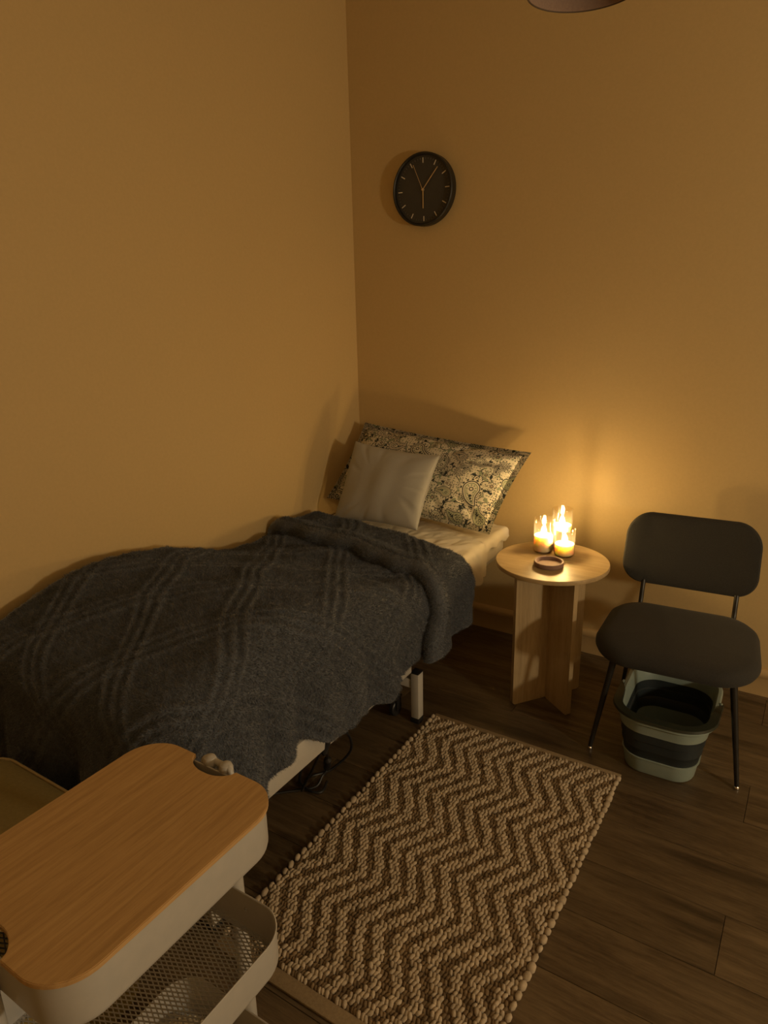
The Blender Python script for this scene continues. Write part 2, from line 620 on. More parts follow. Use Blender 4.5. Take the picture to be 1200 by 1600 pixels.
def ztop(x, y):
    w = (x - X0) / (XT - X0)
    m = 0.178 * np.exp(-0.5 * ((y - 1.28) / 0.36) ** 2) * (1 - 0.10 * np.clip(w, 0, 1) ** 2)
    z = 0.600 + m + 0.010 * wob(x, y, 21, 9)
    z = z + 0.012 * np.sin((w) * math.pi) * sstep(1.2, 2.0, y)
    z = z - 0.05 * np.clip(1 - (x - X0) / 0.06, 0, 1) ** 2
    z = z - 0.028 * np.exp(-0.5 * ((w - 0.95) / 0.2) ** 2) * sstep(1.75, 2.05, y)
    return z


def drape(a, b, hemfn):
    """cloth coords: a from the wall, b from the head towards the foot (b = -y) -> surface points"""
    ta = XT - X0
    ea = np.maximum(0, a - ta)
    eb = np.maximum(0, YT - b)
    d = np.hypot(ea, eb) + 1e-9
    ca, cb = ea / d, eb / d
    o, dn = edge_profile(d, RX, 0.05)
    x = X0 + np.minimum(a, ta)
    yv = np.maximum(b, YT)
    z = ztop(x, yv) - dn
    # loose vertical folds in the hanging part
    amp = sstep(0.10, 0.42, d)
    t = b * ca + (a * 0.9) * cb
    ripple = amp * (1 + 0.9 * sstep(1.6, 1.2, b)) * (0.012 * np.sin(t * 19 + 1.0 + 2.2 * np.sin(t * 3.1)) + 0.010 * np.sin(t * 37 + 0.5))
    o = o + ripple
    return np.stack([x + o * ca, yv - o * cb, z], -1), d


def quilt(a, b):
    """raised triple lines on a diamond lattice"""
    aw = a + 0.012 * wob(a, b, 41, 14)
    bw = b + 0.012 * wob(a, b, 42, 14)
    p = aw / 0.33 + bw / 0.46 + 0.10
    q = aw / 0.33 - bw / 0.46 + 0.35
    h = 0
    for c in (p, q):
        fr_ = (c - np.round(c))
        for off in (-0.13, 0, 0.13):
            h = h + np.exp(-((fr_ - off) / 0.034) ** 2)
    return np.minimum(h, 1.3)


def fur(name, P, Nn, count, length, parent, seed, material, lean=0.6):
    """short plush strands, one thin triangle each"""
    g = np.random.default_rng(seed)
    n, m = P.shape[:2]
    i = g.integers(0, n - 1, count)
    j = g.integers(0, m - 1, count)
    fu, fv = g.random(count)[:, None], g.random(count)[:, None]
    base = (P[i, j] * (1 - fu) + P[i + 1, j] * fu) * (1 - fv) + (P[i, j + 1] * (1 - fu) + P[i + 1, j + 1] * fu) * fv
    nn = Nn[i, j]
    rnd = g.normal(size=(count, 3))
    side = np.cross(nn, rnd)
    side /= np.linalg.norm(side, axis=1, keepdims=True) + 1e-9
    t = np.cross(nn, side)
    comb = np.stack([0.25 + 0 * fu[:, 0], -0.3 + 0 * fu[:, 0], -0.5 + 0 * fu[:, 0]], -1)
    dirv = nn * 0.8 + t * lean * g.random((count, 1)) + comb * 0.5
    dirv /= np.linalg.norm(dirv, axis=1, keepdims=True)
    L = length * g.uniform(0.6, 1.3, (count, 1))
    w = 0.00075
    V = np.stack([base - side * w - nn * 0.001, base + side * w - nn * 0.001, base + dirv * L], 1).reshape(-1, 3)
    F = np.arange(count * 3).reshape(-1, 3)
    o = raw_mesh(name, V, F, material, parent, False)
    o['kind'] = 'stuff'
    return o


def world_child(o, parent):
    o.parent = parent
    o.matrix_parent_inverse = Matrix.Translation(-parent.location)
    return o


step = 0.0058
# main panel: from under the turned-back band to the foot
bs = np.arange(2.26, YT - 0.50, -step)
ns = 215
Bm, Sm = np.meshgrid(bs, np.linspace(0, 1, ns), indexing='ij')
hem = 0.446 + 0.004 * sstep(1.45, 1.2, Bm) + 0.007 * np.sin(Bm * 23) + 0.005 * np.sin(Bm * 51 + 1) - 0.13 * sstep(1.66, 2.02, Bm) + 0.015 * np.exp(-((Bm - 1.5) / 0.15) ** 2)
Am = Sm * (XT - X0 + hem)
P, D = drape(Am, Bm, None)
Nn = grid_normals(P)
Nn *= np.sign(Nn[40, 60, 2])
disp = 0.0072 * quilt(Am, Bm) + 0.004 * wob(Am, Bm, 55, 30) + 0.0016 * wob(Am, Bm, 56, 150) + 0.0010 * rng.normal(size=Am.shape)
disp += 0.010 * sstep(1.65, 2.05, Bm) * wob(Am * 0.6, Bm * 2.0, 57, 26)
P = P + Nn * disp[..., None]
P[..., 0] = np.maximum(P[..., 0], XL + 0.014)
main = world_child(grid_mesh('main_panel', P, M['blanket']), blanket)
k = main.modifiers.new('thickness', 'SOLIDIFY')
k.thickness = 0.012
k.offset = -1
vis = P[:, 10:, :]
world_child(fur('plush_pile', vis, grid_normals(P)[:, 10:] * np.sign(grid_normals(P)[40, 60, 2]), 420000, 0.0085, None, 3, M['pile']), main).matrix_parent_inverse = Matrix.Identity(4)

# turned-back band
nt_ = 100
ns2 = 215
T, S2 = np.meshgrid(np.linspace(0, 1, nt_), np.linspace(0, 1, ns2), indexing='ij')
hem2 = 0.335 - 0.045 * T + 0.006 * np.sin(T * 17)
A2 = S2 * (XT - X0 + hem2)
w2 = np.clip(A2 / (XT - X0), 0, 1.4)
yf = 2.185 - 0.085 * np.clip(w2, 0, 1) - 0.32 * np.clip(A2 - (XT - X0), 0, 1) + 0.010 * np.sin(A2 * 16) + 0.006 * np.sin(A2 * 41)
yh = 2.475 - 0.100 * np.clip(w2, 0, 1) - 0.13 * np.clip(A2 - (XT - X0) - 0.05, 0, 1) + 0.006 * np.sin(A2 * 21 + 1)
B2 = yf + (yh - yf) * np.clip((T - 0.11) / 0.89, 0, 1)
P2, D2 = drape(A2, B2, None)
B2n = yf + (yh - yf) * T
N2 = grid_normals(drape(A2, B2n, None)[0])
N2 *= np.sign(N2[40, 60, 2])
TF, HF = 0.15, 0.062
phi = (np.clip(T / TF, 0, 1) - 0.5) * math.pi
hh = HF * (1 - 0.4 * sstep(0.15, 0.5, T))
lift = hh * 0.5 * (1 + np.sin(phi)) * np.sqrt(np.clip(1 - np.clip((T - 0.93) / 0.07, 0, 1) ** 2, 0.0, 1)) - 0.004
P2[..., 1] -= np.where(T < TF, HF * 0.5 * np.cos(phi), 0)
disp2 = lift + 0.0055 * quilt(A2, -B2 + 0.2) * sstep(0.12, 0.2, T) + 0.004 * wob(A2, B2, 61, 28) + 0.0010 * rng.normal(size=A2.shape)
P2 = P2 + N2 * disp2[..., None]
P2[..., 0] = np.maximum(P2[..., 0], XL + 0.014)
band = world_child(grid_mesh('folded_band', P2, M['blanket'], flip=True), blanket)
k = band.modifiers.new('thickness', 'SOLIDIFY')
k.thickness = 0.010
k.offset = -1
Nb = grid_normals(P2)
Nb *= np.sign(Nb[40, 60, 2])
world_child(fur('plush_pile', P2[:, 10:], Nb[:, 10:], 120000, 0.0085, None, 4, M['pile']), band).matrix_parent_inverse = Matrix.Identity(4)


# ------------------------------------------------------------------ pillows
def pillow_grid(c, nu, nv, thick, puff=0.5, seed=1, wr=0.0, pinch=0.03, flange=0.0):
    """c: BL, BR, TR, TL corners. returns front and back grids"""
    BL, BR, TR, TL = [np.array(p, float) for p in c]
    u, v = np.meshgrid(np.linspace(0, 1, nu), np.linspace(0, 1, nv), indexing='ij')
    U, V = u, v
    # sides bow inwards between the corners
    uu = U + pinch * (0.5 - U) * 4 * V * (1 - V) * np.abs(2 * U - 1) ** 2
    vv = V + pinch * 1.4 * (0.5 - V) * 4 * U * (1 - U) * np.abs(2 * V - 1) ** 2
    uu, vv = uu[..., None], vv[..., None]
    base = BL * (1 - uu) * (1 - vv) + BR * uu * (1 - vv) + TR * uu * vv + TL * (1 - uu) * vv
    n = np.cross(BR - BL, TL - BL)
    n /= np.linalg.norm(n)
    fu = np.clip((U - flange) / (1 - 2 * flange), 0, 1)
    fv = np.clip((V - flange * 1.6) / (1 - 3.2 * flange), 0, 1)
    h = (16 * fu * (1 - fu) * fv * (1 - fv)) ** puff
    w = wob(U * 2, V, seed, 9) * 0.10 + 1
    ra = np.arctan2(V - 0.5, U - 0.5)
    rr_ = np.hypot(U - 0.5, V - 0.5)
    crease = wr * (np.clip(np.sin(ra * 11 + 1.3 * np.sin(ra * 3 + seed) + 5 * rr_), 0, 1) ** 2 * sstep(0.22, 0.5, rr_) + 0.25 * wob(U * 1.3, V, seed + 3, 8))
    f = base + n * (thick * h * w - crease * np.minimum(1, h * 3))[..., None]
    bk = base - n * (thick * 0.75 * h)[..., None]
    return u, v, f, bk


def closed_pillow(name, f, bk, material):
    n, m = f.shape[:2]
    V = np.concatenate([f.reshape(-1, 3), bk.reshape(-1, 3)])
    idx = np.arange(n * m).reshape(n, m)
    q1 = np.stack([idx[:-1, :-1], idx[1:, :-1], idx[1:, 1:], idx[:-1, 1:]], -1).reshape(-1, 4)
    q2 = q1[:, ::-1] + n * m
    rim = np.concatenate([idx[:, 0], idx[-1, 1:], idx[-2::-1, -1], idx[0, -2:0:-1]])
    r2_ = np.roll(rim, -1)
    q3 = np.stack([rim, rim + n * m, r2_ + n * m, r2_], -1)
    return raw_mesh(name, V, np.concatenate([q1, q2, q3]), material)


def paisley_print(U, V, W, H):
    """colours of a paisley print on a W x H metre cloth"""
    g = np.random.default_rng(5)
    XX, YY = U * W, V * H
    x, y = XX, YY
    cream = np.array([0.60, 0.55, 0.45])
    ink = np.array([0.020, 0.026, 0.026])
    green = np.array([0.22, 0.25, 0.17])
    sage = np.array([0.40, 0.40, 0.29])
    taupe = np.array([0.34, 0.26, 0.19])
    CC = np.ones(x.shape + (3,)) * cream
    C = CC
    n0, n1 = x.shape

    def window(cx, cy, rad):
        i0, i1 = int((cx - rad) / W * n0), int((cx + rad) / W * n0) + 2
        j0, j1 = int((cy - rad) / H * n1), int((cy + rad) / H * n1) + 2
        sl = (slice(max(0, i0), max(0, i1)), slice(max(0, j0), max(0, j1)))
        return XX[sl], YY[sl], CC[sl]

    def put(mask, col, al=1.0):
        m_ = (mask * al)[..., None]
        C[:] = C * (1 - m_) + col * m_

    def leaf(cx, cy, th, L, wd, col):
        nonlocal x, y, C
        x, y, C = window(cx, cy, L * 1.2)
        dx, dy = x - cx, y - cy
        p = (dx * math.cos(th) + dy * math.sin(th)) / L
        q = (-dx * math.sin(th) + dy * math.cos(th)) / L
        w_ = wd * np.sqrt(np.clip(p * (1 - p), 0, 1))
        put(((p > 0) & (p < 1) & (np.abs(q) < w_)).astype(float), col)

    # speckled ground
    for k_, (cell, rad, col) in enumerate(((0.0105, 0.0021, ink), (0.019, 0.0030, green))):
        gx, gy = np.floor(x / cell), np.floor(y / cell)
        hx = np.modf(np.abs(np.sin(gx * 12.9898 + gy * 78.233 + k_) * 43758.5453))[0]
        hy = np.modf(np.abs(np.sin(gx * 39.346 + gy * 11.135 + k_) * 24634.6345))[0]
        dx = x - (gx + 0.3 + 0.4 * hx) * cell
        dy = y - (gy + 0.3 + 0.4 * hy) * cell
        put((np.hypot(dx, dy) < rad * (0.55 + 0.8 * hx)).astype(float), col, 0.9)
    # scrolls with leaves along them
    for _ in range(75):
        cx, cy = g.uniform(0, W), g.uniform(0, H)
        rad, a0, sg = g.uniform(0.018, 0.05), g.uniform(0, 6.28), g.choice((-1, 1))
        x, y, C = window(cx, cy, rad * 1.2)
        dx, dy = x - cx, y - cy
        r_, an = np.hypot(dx, dy), np.mod(sg * (np.arctan2(dy, dx) - a0), 2 * np.pi)
        sp = rad * (0.35 + 0.65 * an / 6.28)
        put(((np.abs(r_ - sp) < 0.0016) & (an > 0.6)).astype(float), ink)
        for t_ in np.linspace(1.2, 5.8, 6):
            rr2 = rad * (0.35 + 0.65 * t_ / 6.28)
            aa = a0 + sg * t_
            leaf(cx + rr2 * math.cos(aa), cy + rr2 * math.sin(aa), aa + sg * 0.7, g.uniform(0.012, 0.022), 0.55, ink if g.random() < 0.55 else green)
    # flowers
    for _ in range(75):
        cx, cy, rad, n_ = g.uniform(0, W), g.uniform(0, H), g.uniform(0.011, 0.021), g.integers(6, 10)
        ph = g.uniform(0, 6)
        x, y, C = window(cx, cy, rad * 1.3)
        dx, dy = x - cx, y - cy
        r_ = np.hypot(dx, dy)
        a_ = np.arctan2(dy, dx)
        pet = rad * (0.74 + 0.26 * np.cos(a_ * n_ + ph))
        put((r_ < pet * 1.12).astype(float), cream)
        put((r_ < pet).astype(float), ink)
        put((r_ < pet * 0.80).astype(float), sage if g.random() < 0.5 else cream)
        put(((r_ < pet * 0.8) & (np.cos(a_ * n_ + ph) < -0.75)).astype(float), ink)
        put((r_ < rad * 0.34).astype(float), ink)
        put((r_ < rad * 0.22).astype(float), taupe)
    # paisley drops: a round head with a tail that curls over
    cs = []
    tries = 0
    while len(cs) < 34 and tries < 9000:
        tries += 1
        Rr = g.uniform(0.017, 0.036)
        c = (g.uniform(0, W), g.uniform(0, H))
        if all(math.hypot(c[0] - q[0], c[1] - q[1]) > 1.75 * (Rr + q[2]) for q in cs):
            cs.append((*c, Rr))
    for cx, cy, Rr in cs:
        th = g.uniform(0, 2 * math.pi)
        sg = g.choice((-1, 1))
        x, y, C = window(cx, cy, Rr * 3.2)
        dx, dy = (x - cx) / Rr, (y - cy) / Rr
        X_ = dx * math.cos(th) + dy * math.sin(th)
        Y_ = sg * (-dx * math.sin(th) + dy * math.cos(th))
        # distance to a tapering, bending chain of discs
        dist = np.full(x.shape, 9.0)
        along = np.zeros(x.shape)
        for t_ in np.linspace(0, 1, 16):
            px_, py_ = 2.15 * math.sin(1.25 * t_), 1.35 * (1 - math.cos(1.9 * t_)) * 0.75
            rad = (1 - t_) ** 0.85
            d_ = np.hypot(X_ - px_, Y_ - py_) - rad
            along = np.where(d_ < dist, t_, along)
            dist = np.minimum(dist, d_)
        ang = np.arctan2(Y_, X_) + along * 5
        c_in = sage if g.random() < 0.45 else cream
        c_mid = (green, taupe, ink)[g.integers(0, 3)]
        put((dist < 0.38).astype(float), cream)
        put(((dist < 0.34) & (dist > 0.14) & (np.cos(ang * 13) > 0.1)).astype(float), ink)
        put((dist < 0.08).astype(float), ink)
        put((dist < -0.05).astype(float), c_in)
        put(((dist < -0.18) & (dist > -0.30)).astype(float), c_mid)
        put(((dist < -0.36) & (dist > -0.60) & (np.cos(ang * 9) > -0.1)).astype(float), ink if g.random() < 0.6 else green)
        rc = np.hypot(X_, Y_)
        put((rc < 0.28).astype(float), ink)
        put((rc < 0.16).astype(float), c_in)
        for t_ in (0.35, 0.5, 0.65):
            px_, py_ = 2.15 * math.sin(1.25 * t_), 1.35 * (1 - math.cos(1.9 * t_)) * 0.75
            put((np.hypot(X_ - px_, Y_ - py_) < 0.30 * (1 - t_)).astype(float), ink)
    return CC


# big patterned pillow leaning on the wall
pc = [(-2.010, 2.590, 0.668), (-1.185, 2.690, 0.582), (-1.058, 2.835, 0.941), (-1.945, 2.850, 1.006)]
u, v, f, bk = pillow_grid(pc, 600, 310, 0.085, 0.42, 9, 0.012, 0.035, 0.035)
f = f.copy()
o = closed_pillow('patterned_pillow', f, bk, M['paisley'])
colr = paisley_print(u, v, 0.70, 0.36)
cl = np.concatenate([colr.reshape(-1, 3), colr.reshape(-1, 3)])
cl = np.concatenate([cl, np.ones((len(cl), 1))], 1).astype(np.float32)
at = o.data.color_attributes.new('print', 'FLOAT_COLOR', 'POINT')
at.data.foreach_set('color', cl.ravel())
tag(o, 'large cream pillow with dark paisley print leaning against the wall', 'pillow')

# plain cushion in front of it
pc2 = [(-1.892, 2.485, 0.605), (-1.437, 2.485, 0.622), (-1.410, 2.650, 0.930), (-1.868, 2.652, 0.953)]
u, v, f, bk = pillow_grid(pc2, 120, 110, 0.062, 0.42, 31, 0.0035, 0.05, 0.0)
o = closed_pillow('throw_cushion', f, bk, M['cushion'])
tag(o, 'small plain grey square cushion propped in front of the patterned pillow', 'cushion')

# ------------------------------------------------------------------ clock
ck = tag(empty('wall_clock', (-1.632, YB, 2.055)), 'round black wall clock with thin brass hands and pale hour marks', 'clock')
ck.rotation_euler = (R(90), R(-0.8), 0)
CR = 0.150
lathe('case', [(CR - 0.006, 0.0), (CR, 0.004), (CR, 0.040), (CR - 0.003, 0.044), (CR - 0.007, 0.044), (CR - 0.010, 0.040), (CR - 0.010, 0.024), (0.02, 0.0235)], M['clock_case'], ck, None, 72)
lathe('dial', [(CR - 0.0105, 0.0240), (CR - 0.0105, 0.0262), (0.01, 0.0262)], M['clock_face'], ck, None, 72)
for i in range(60):
    a = 2 * math.pi * i / 60
    if i % 5 == 0:
        r0, r1, hw, m_ = 0.108, 0.129, 0.0019, M['clock_mark']
        nm = 'hour_mark'
    else:
        r0, r1, hw, m_ = 0.122, 0.129, 0.0005, M['clock_tick']
        nm = 'minute_mark'
    o = box(nm, (-hw, r0, 0.0262), (hw, r1, 0.0274), m_, ck)
    o.rotation_euler = (0, 0, -a)
for nm, ang, ln, tail, hw, z in (('hour_hand', 180.5, 0.076, 0.004, 0.0022, 0.0300), ('minute_hand', 42, 0.112, 0.005, 0.0016, 0.0325), ('second_hand', -23.5, 0.112, 0.005, 0.0008, 0.0350)):
    o = box(nm, (-hw, -tail, z), (hw, ln, z + 0.0012), M['clock_hand'], ck)
    o.rotation_euler = (0, 0, -R(ang))
lathe('hand_pin', [(0.0045, 0.026), (0.0045, 0.037), (0.002, 0.0385)], M['clock_hand'], ck, None, 16)

# ------------------------------------------------------------------ round side table
TC = (-0.82, 2.472)
TH = 0.605
table = tag(empty('side_table', (TC[0], TC[1], 0), 0), 'round light wood side table on a cross of two upright boards', 'table')
lathe('table_top', [(0.1, TH - 0.018), (0.214, TH - 0.018), (0.2175, TH - 0.016), (0.2185, TH - 0.012), (0.2185, TH - 0.005), (0.2175, TH - 0.0015), (0.2162, TH), (0.2155, TH), (0.205, TH)], M['birch_top'], table, None, 96)


def board(ang, w, t, name, part):
    bm = bmesh.new()
    pts = []
    x0, x1 = part
    for x, z in rr(x1 - x0, TH - 0.018, 0.014, 5):
        pts.append((x + (x0 + x1) / 2, z + (TH - 0.018) / 2))
    f0 = [bm.verts.new((x, -t / 2, z)) for x, z in pts]
    f1 = [bm.verts.new((x, t / 2, z)) for x, z in pts]
    bm.faces.new(f0)
    bm.faces.new(list(reversed(f1)))
    n = len(pts)
    for i in range(n):
        bm.faces.new((f0[i], f1[i], f1[(i + 1) % n], f0[(i + 1) % n]))
    bmesh.ops.recalc_face_normals(bm, faces=bm.faces)
    o = from_bm(name, bm, M['birch'], table)
    o.rotation_euler = (0, 0, ang)
    return o


board(R(54), 0.32, 0.018, 'leg_board', (-0.162, 0.162))
board(R(54 - 90), 0.32, 0.018, 'leg_board', (0.009, 0.162))
board(R(54 - 90), 0.32, 0.018, 'leg_board', (-0.162, -0.009))


# ------------------------------------------------------------------ candles and dish
def candle(loc, h, wax_h, label, seed):
    c = tag(empty('candle', loc), label, 'candle', 'glowing candles in glass jars')
    r = 0.0405
    lathe('glass_jar', [(0.004, 0.0), (r - 0.008, 0.0), (r - 0.003, 0.0015), (r - 0.0006, 0.006), (r, 0.012), (r, h - 0.002), (r - 0.0009, h), (r - 0.0020, h - 0.002), (r - 0.0022, 0.013), (r - 0.005, 0.005), (0.004, 0.004)], M['glass'], c, None, 48)
    ri = r - 0.0028
    lathe('wax', [(0.003, 0.0055), (ri - 0.006, 0.0055), (ri - 0.001, 0.010), (ri, 0.014), (ri, wax_h), (ri - 0.003, wax_h + 0.0015), (ri - 0.008, wax_h - 0.001), (ri * 0.55, wax_h - 0.004), (0.004, wax_h - 0.005)], M['wax'], c, None, 48)
    prof = [(0.0010, 0.0), (0.0070, 0.004), (0.0105, 0.010), (0.0102, 0.016), (0.0075, 0.024), (0.0038, 0.031), (0.0006, 0.037)]
    lathe('flame', prof, M['flame'], c, (0, 0, wax_h + 0.004), 14)
    tube('wick', [(0, 0, wax_h - 0.006), (0, 0, wax_h + 0.006)], 0.0012, M['black_metal'], c, 8)
    return c


candle((-0.885, 2.548, TH), 0.141, 0.070, 'medium glass jar candle at the left of the glowing trio', 1)
candle((-0.797, 2.545, TH), 0.110, 0.050, 'shortest glass jar candle at the front of the glowing trio', 2)
candle((-0.838, 2.628, TH), 0.168, 0.098, 'tallest glass jar candle at the back of the glowing trio', 3)

d = lathe('candle_dish', [(0.004, 0.0), (0.050, 0.0), (0.0545, 0.002), (0.0560, 0.006), (0.0560, 0.017), (0.0550, 0.0195), (0.0525, 0.0200), (0.0495, 0.0190), (0.0480, 0.016), (0.0475, 0.009), (0.045, 0.007), (0.004, 0.0065)], M['dish'], None, (-0.812, 2.412, TH), 64)
tag(d, 'shallow round rose-brown dish on the side table before the candles', 'dish')

# ------------------------------------------------------------------ chair
chair = tag(empty('side_chair', (-0.325, 2.40, 0), R(4)), 'charcoal fabric chair with thin black metal legs beside the table', 'chair')


def seat_fn(p):
    x, yy, z = p
    t = (yy + 0.215) / 0.43
    x = x * (1.03 - 0.09 * t) * (1 - 0.03 * (abs(yy) / 0.2) ** 2)
    yy = yy - 0.025 * (1 - (x / 0.27) ** 2) * (1 if yy < 0 else -0.3)
    z = z - 0.020 * float(sstep(-0.02, 0.26, -yy))
    return (x, yy, z)


loft_rr('seat', 0.530, 0.415, 0.125, [(0.05, 0.398), (0.02, 0.400), (0.006, 0.408), (0.0, 0.420), (0.001, 0.434), (0.008, 0.448), (0.022, 0.458), (0.05, 0.464), (0.10, 0.467), (0.16, 0.468)], M['fabric'], chair, (0, 0, 0), 12, fn=seat_fn)


def back_fn(p):
    x, zz, d = p            # local: outline in x / z, depth d
    tz = zz / 0.26
    yy = 0.315 + 0.07 * (tz + 0.5) + 0.035 * (1 - (x / 0.24) ** 2)
    return (x * (1.0 - 0.02 * tz), yy - d, 0.640 + zz)


br = loft_rr('backrest', 0.478, 0.268, 0.085, [(0.03, -0.017), (0.008, -0.014), (0.0, -0.004), (0.0, 0.006), (0.006, 0.015), (0.020, 0.020), (0.06, 0.023), (0.11, 0.024)], M['fabric'], chair, (-0.01, -0.055, 0), 12, fn=back_fn)
for sx in (-1, 1):
    fl = tube('front_leg', [(sx * 0.185, -0.12, 0.405), (sx * 0.190, -0.125, 0.37), (sx * 0.242, -0.170, 0.012)], [0.0125, 0.0125, 0.0075], M['black_metal'], chair, 14)
    g_ = lathe('glide', [(0.004, 0.0), (0.0085, 0.001), (0.0095, 0.005), (0.0085, 0.010), (0.006, 0.013)], M['steel'], fl, (sx * 0.242, -0.170, 0.0), 18)
    rl = tube('rear_leg', [(sx * 0.165, 0.17, 0.405), (sx * 0.168, 0.175, 0.37), (sx * 0.215, 0.32, 0.012)], [0.0125, 0.0125, 0.0075], M['black_metal'], chair, 14)
    g_ = lathe('glide', [(0.004, 0.0), (0.0085, 0.001), (0.0095, 0.005), (0.0085, 0.010), (0.006, 0.013)], M['steel'], rl, (sx * 0.215, 0.32, 0.0), 18)
    tube('back_stay', catmull([(sx * 0.165, 0.06, 0.390), (sx * 0.165, 0.17, 0.392), (sx * 0.165, 0.235, 0.430), (sx * 0.165, 0.262, 0.50), (sx * 0.165, 0.318, 0.60)], 6), 0.0085, M['black_metal'], chair, 12)
box('seat_rail', (-0.19, -0.135, 0.385), (0.19, -0.105, 0.402), M['black_metal'], chair, 0.003)
box('seat_rail', (-0.17, 0.155, 0.385), (0.17, 0.185, 0.402), M['black_metal'], chair, 0.003)

# ------------------------------------------------------------------ folding bucket under the chair
bk_ = tag(empty('folding_bucket', (-0.322, 2.342, 0), R(2)), 'sage and dark slate collapsible bucket standing under the chair', 'bucket')


def ring_wall(name, w, h, r, prof, t, m_):
    """prof: [(grow, z)] outer skin; t wall thickness"""
    outer = [(-g, z) for g, z in prof]
    inner = [(-g + t, z) for g, z in reversed(prof)]
    return loft_rr(name, w, h, r, outer + inner, m_, bk_, None, 10, close=True)


BW, BH, BRr = 0.232, 0.345, 0.068
loft_rr('base_shell', BW, BH, BRr, [(0.010, 0.0), (0.003, 0.003), (0.0, 0.010), (-0.008, 0.062), (-0.0115, 0.064), (-0.0115, 0.067), (-0.005, 0.068), (0.001, 0.012), (0.012, 0.006)], M['bucket_light'], bk_, None, 10)
ring_wall('folding_wall', BW, BH, BRr, [(0.007, 0.066), (0.012, 0.100), (0.0155, 0.104), (0.0165, 0.135), (0.021, 0.139), (0.022, 0.172)], 0.004, M['bucket_dark'])
loft_rr('rim_band', BW, BH, BRr, [(-0.022, 0.170), (-0.026, 0.172), (-0.033, 0.212), (-0.042, 0.215), (-0.046, 0.219), (-0.046, 0.226), (-0.042, 0.230), (-0.032, 0.231), (-0.029, 0.228), (-0.0185, 0.172)], M['bucket_light'], bk_, None, 10, close=True)


def bucket_handle():
    # a broad flat strap from side to side, folded down onto the front rim
    out = rr(BW + 0.092 + 0.012, BH + 0.092 + 0.012, BRr + 0.052, 10)
    pts = [p for p in out if p[1] <= 0.035]
    left = sorted([p for p in pts if p[0] < 0 and p[1] > -0.08], key=lambda q: -q[1])
    # follow the outline from left side round the front to the right side
    def ang(p):
        a_ = math.atan2(p[1], p[0])
        return a_ if a_ > math.pi / 2 or a_ < -math.pi else a_
    path = []
    half = (BW + 0.104) / 2
    hy = (BH + 0.104) / 2
    rc = BRr + 0.050
    path.append((-half, 0.02))
    path.append((-half, -0.04))
    for i in range(9):
        a_ = R(180 + 90 * i / 8)
        path.append((-half + rc + rc * math.cos(a_), -hy + rc + rc * math.sin(a_)))
    for i in range(9):
        a_ = R(270 + 90 * i / 8)
        path.append((half - rc + rc * math.cos(a_), -hy + rc + rc * math.sin(a_)))
    path.append((half, -0.04))
    path.append((half, 0.02))
    V, F = [], []
    k_ = len(path)
    for i, (x, yy) in enumerate(path):
        a_ = Vector(path[max(0, i - 1)])
        b_ = Vector(path[min(k_ - 1, i + 1)])
        t_ = (b_ - a_).normalized()
        nrm_ = Vector((t_.y, -t_.x))
        fr_ = min(1, max(0, (0.02 - yy) / 0.08))
        w_ = 0.007 + 0.026 * fr_
        c = Vector((x, yy)) - nrm_ * (-0.002 + 0.016 * fr_)
        for dn, z in ((w_ * 0.5, 0.232), (w_ * 0.42, 0.241), (-w_ * 0.42, 0.2425), (-w_ * 0.5, 0.234)):
            V.append((c.x + nrm_.x * dn, c.y + nrm_.y * dn, z - 0.012 * (1 - fr_)))
    for i in range(k_ - 1):
        for j in range(4):
            F.append((i * 4 + j, i * 4 + (j + 1) % 4, i * 4 + 4 + (j + 1) % 4, i * 4 + 4 + j))
    F.append((0, 1, 2, 3))
    F.append(tuple((k_ - 1) * 4 + j for j in (3, 2, 1, 0)))
    h_ = from_py('carry_handle', V, F, M['bucket_handle'], bk_)
    for s_ in (-1, 1):
        o = lathe('pivot', [(0.002, 0.0), (0.011, 0.0), (0.012, 0.002), (0.012, 0.006), (0.010, 0.008)], M['bucket_light'], bk_, (s_ * (BW / 2 + 0.044), 0.02, 0.222), 20)
        o.rotation_euler = (0, R(90 * s_), 0)


bucket_handle()

# ------------------------------------------------------------------ rug
RX0, RX1, RY0, RY1 = -1.147, -0.412, 0.902, 2.118
rug = tag(empty('woven_rug', ((RX0 + RX1) / 2, (RY0 + RY1) / 2, 0)), 'cream and brown chunky herringbone woven rug on the floor', 'rug')
rc_ = rug.location


def local(o):
    return world_child(o, rug)


local(box('backing', (RX0 + 0.006, RY0 + 0.03, 0.0003), (RX1 - 0.006, RY1 - 0.03, 0.006), M['rug_base'], None, 0.002, 1))
local(box('end_hem', (RX0 + 0.004, RY0, 0.0003), (RX1 - 0.004, RY0 + 0.040, 0.009), M['rug_hem'], None, 0.003, 2))
local(box('end_hem', (RX0 + 0.004, RY1 - 0.026, 0.0003), (RX1 - 0.004, RY1, 0.008), M['rug_hem'], None, 0.003, 2))

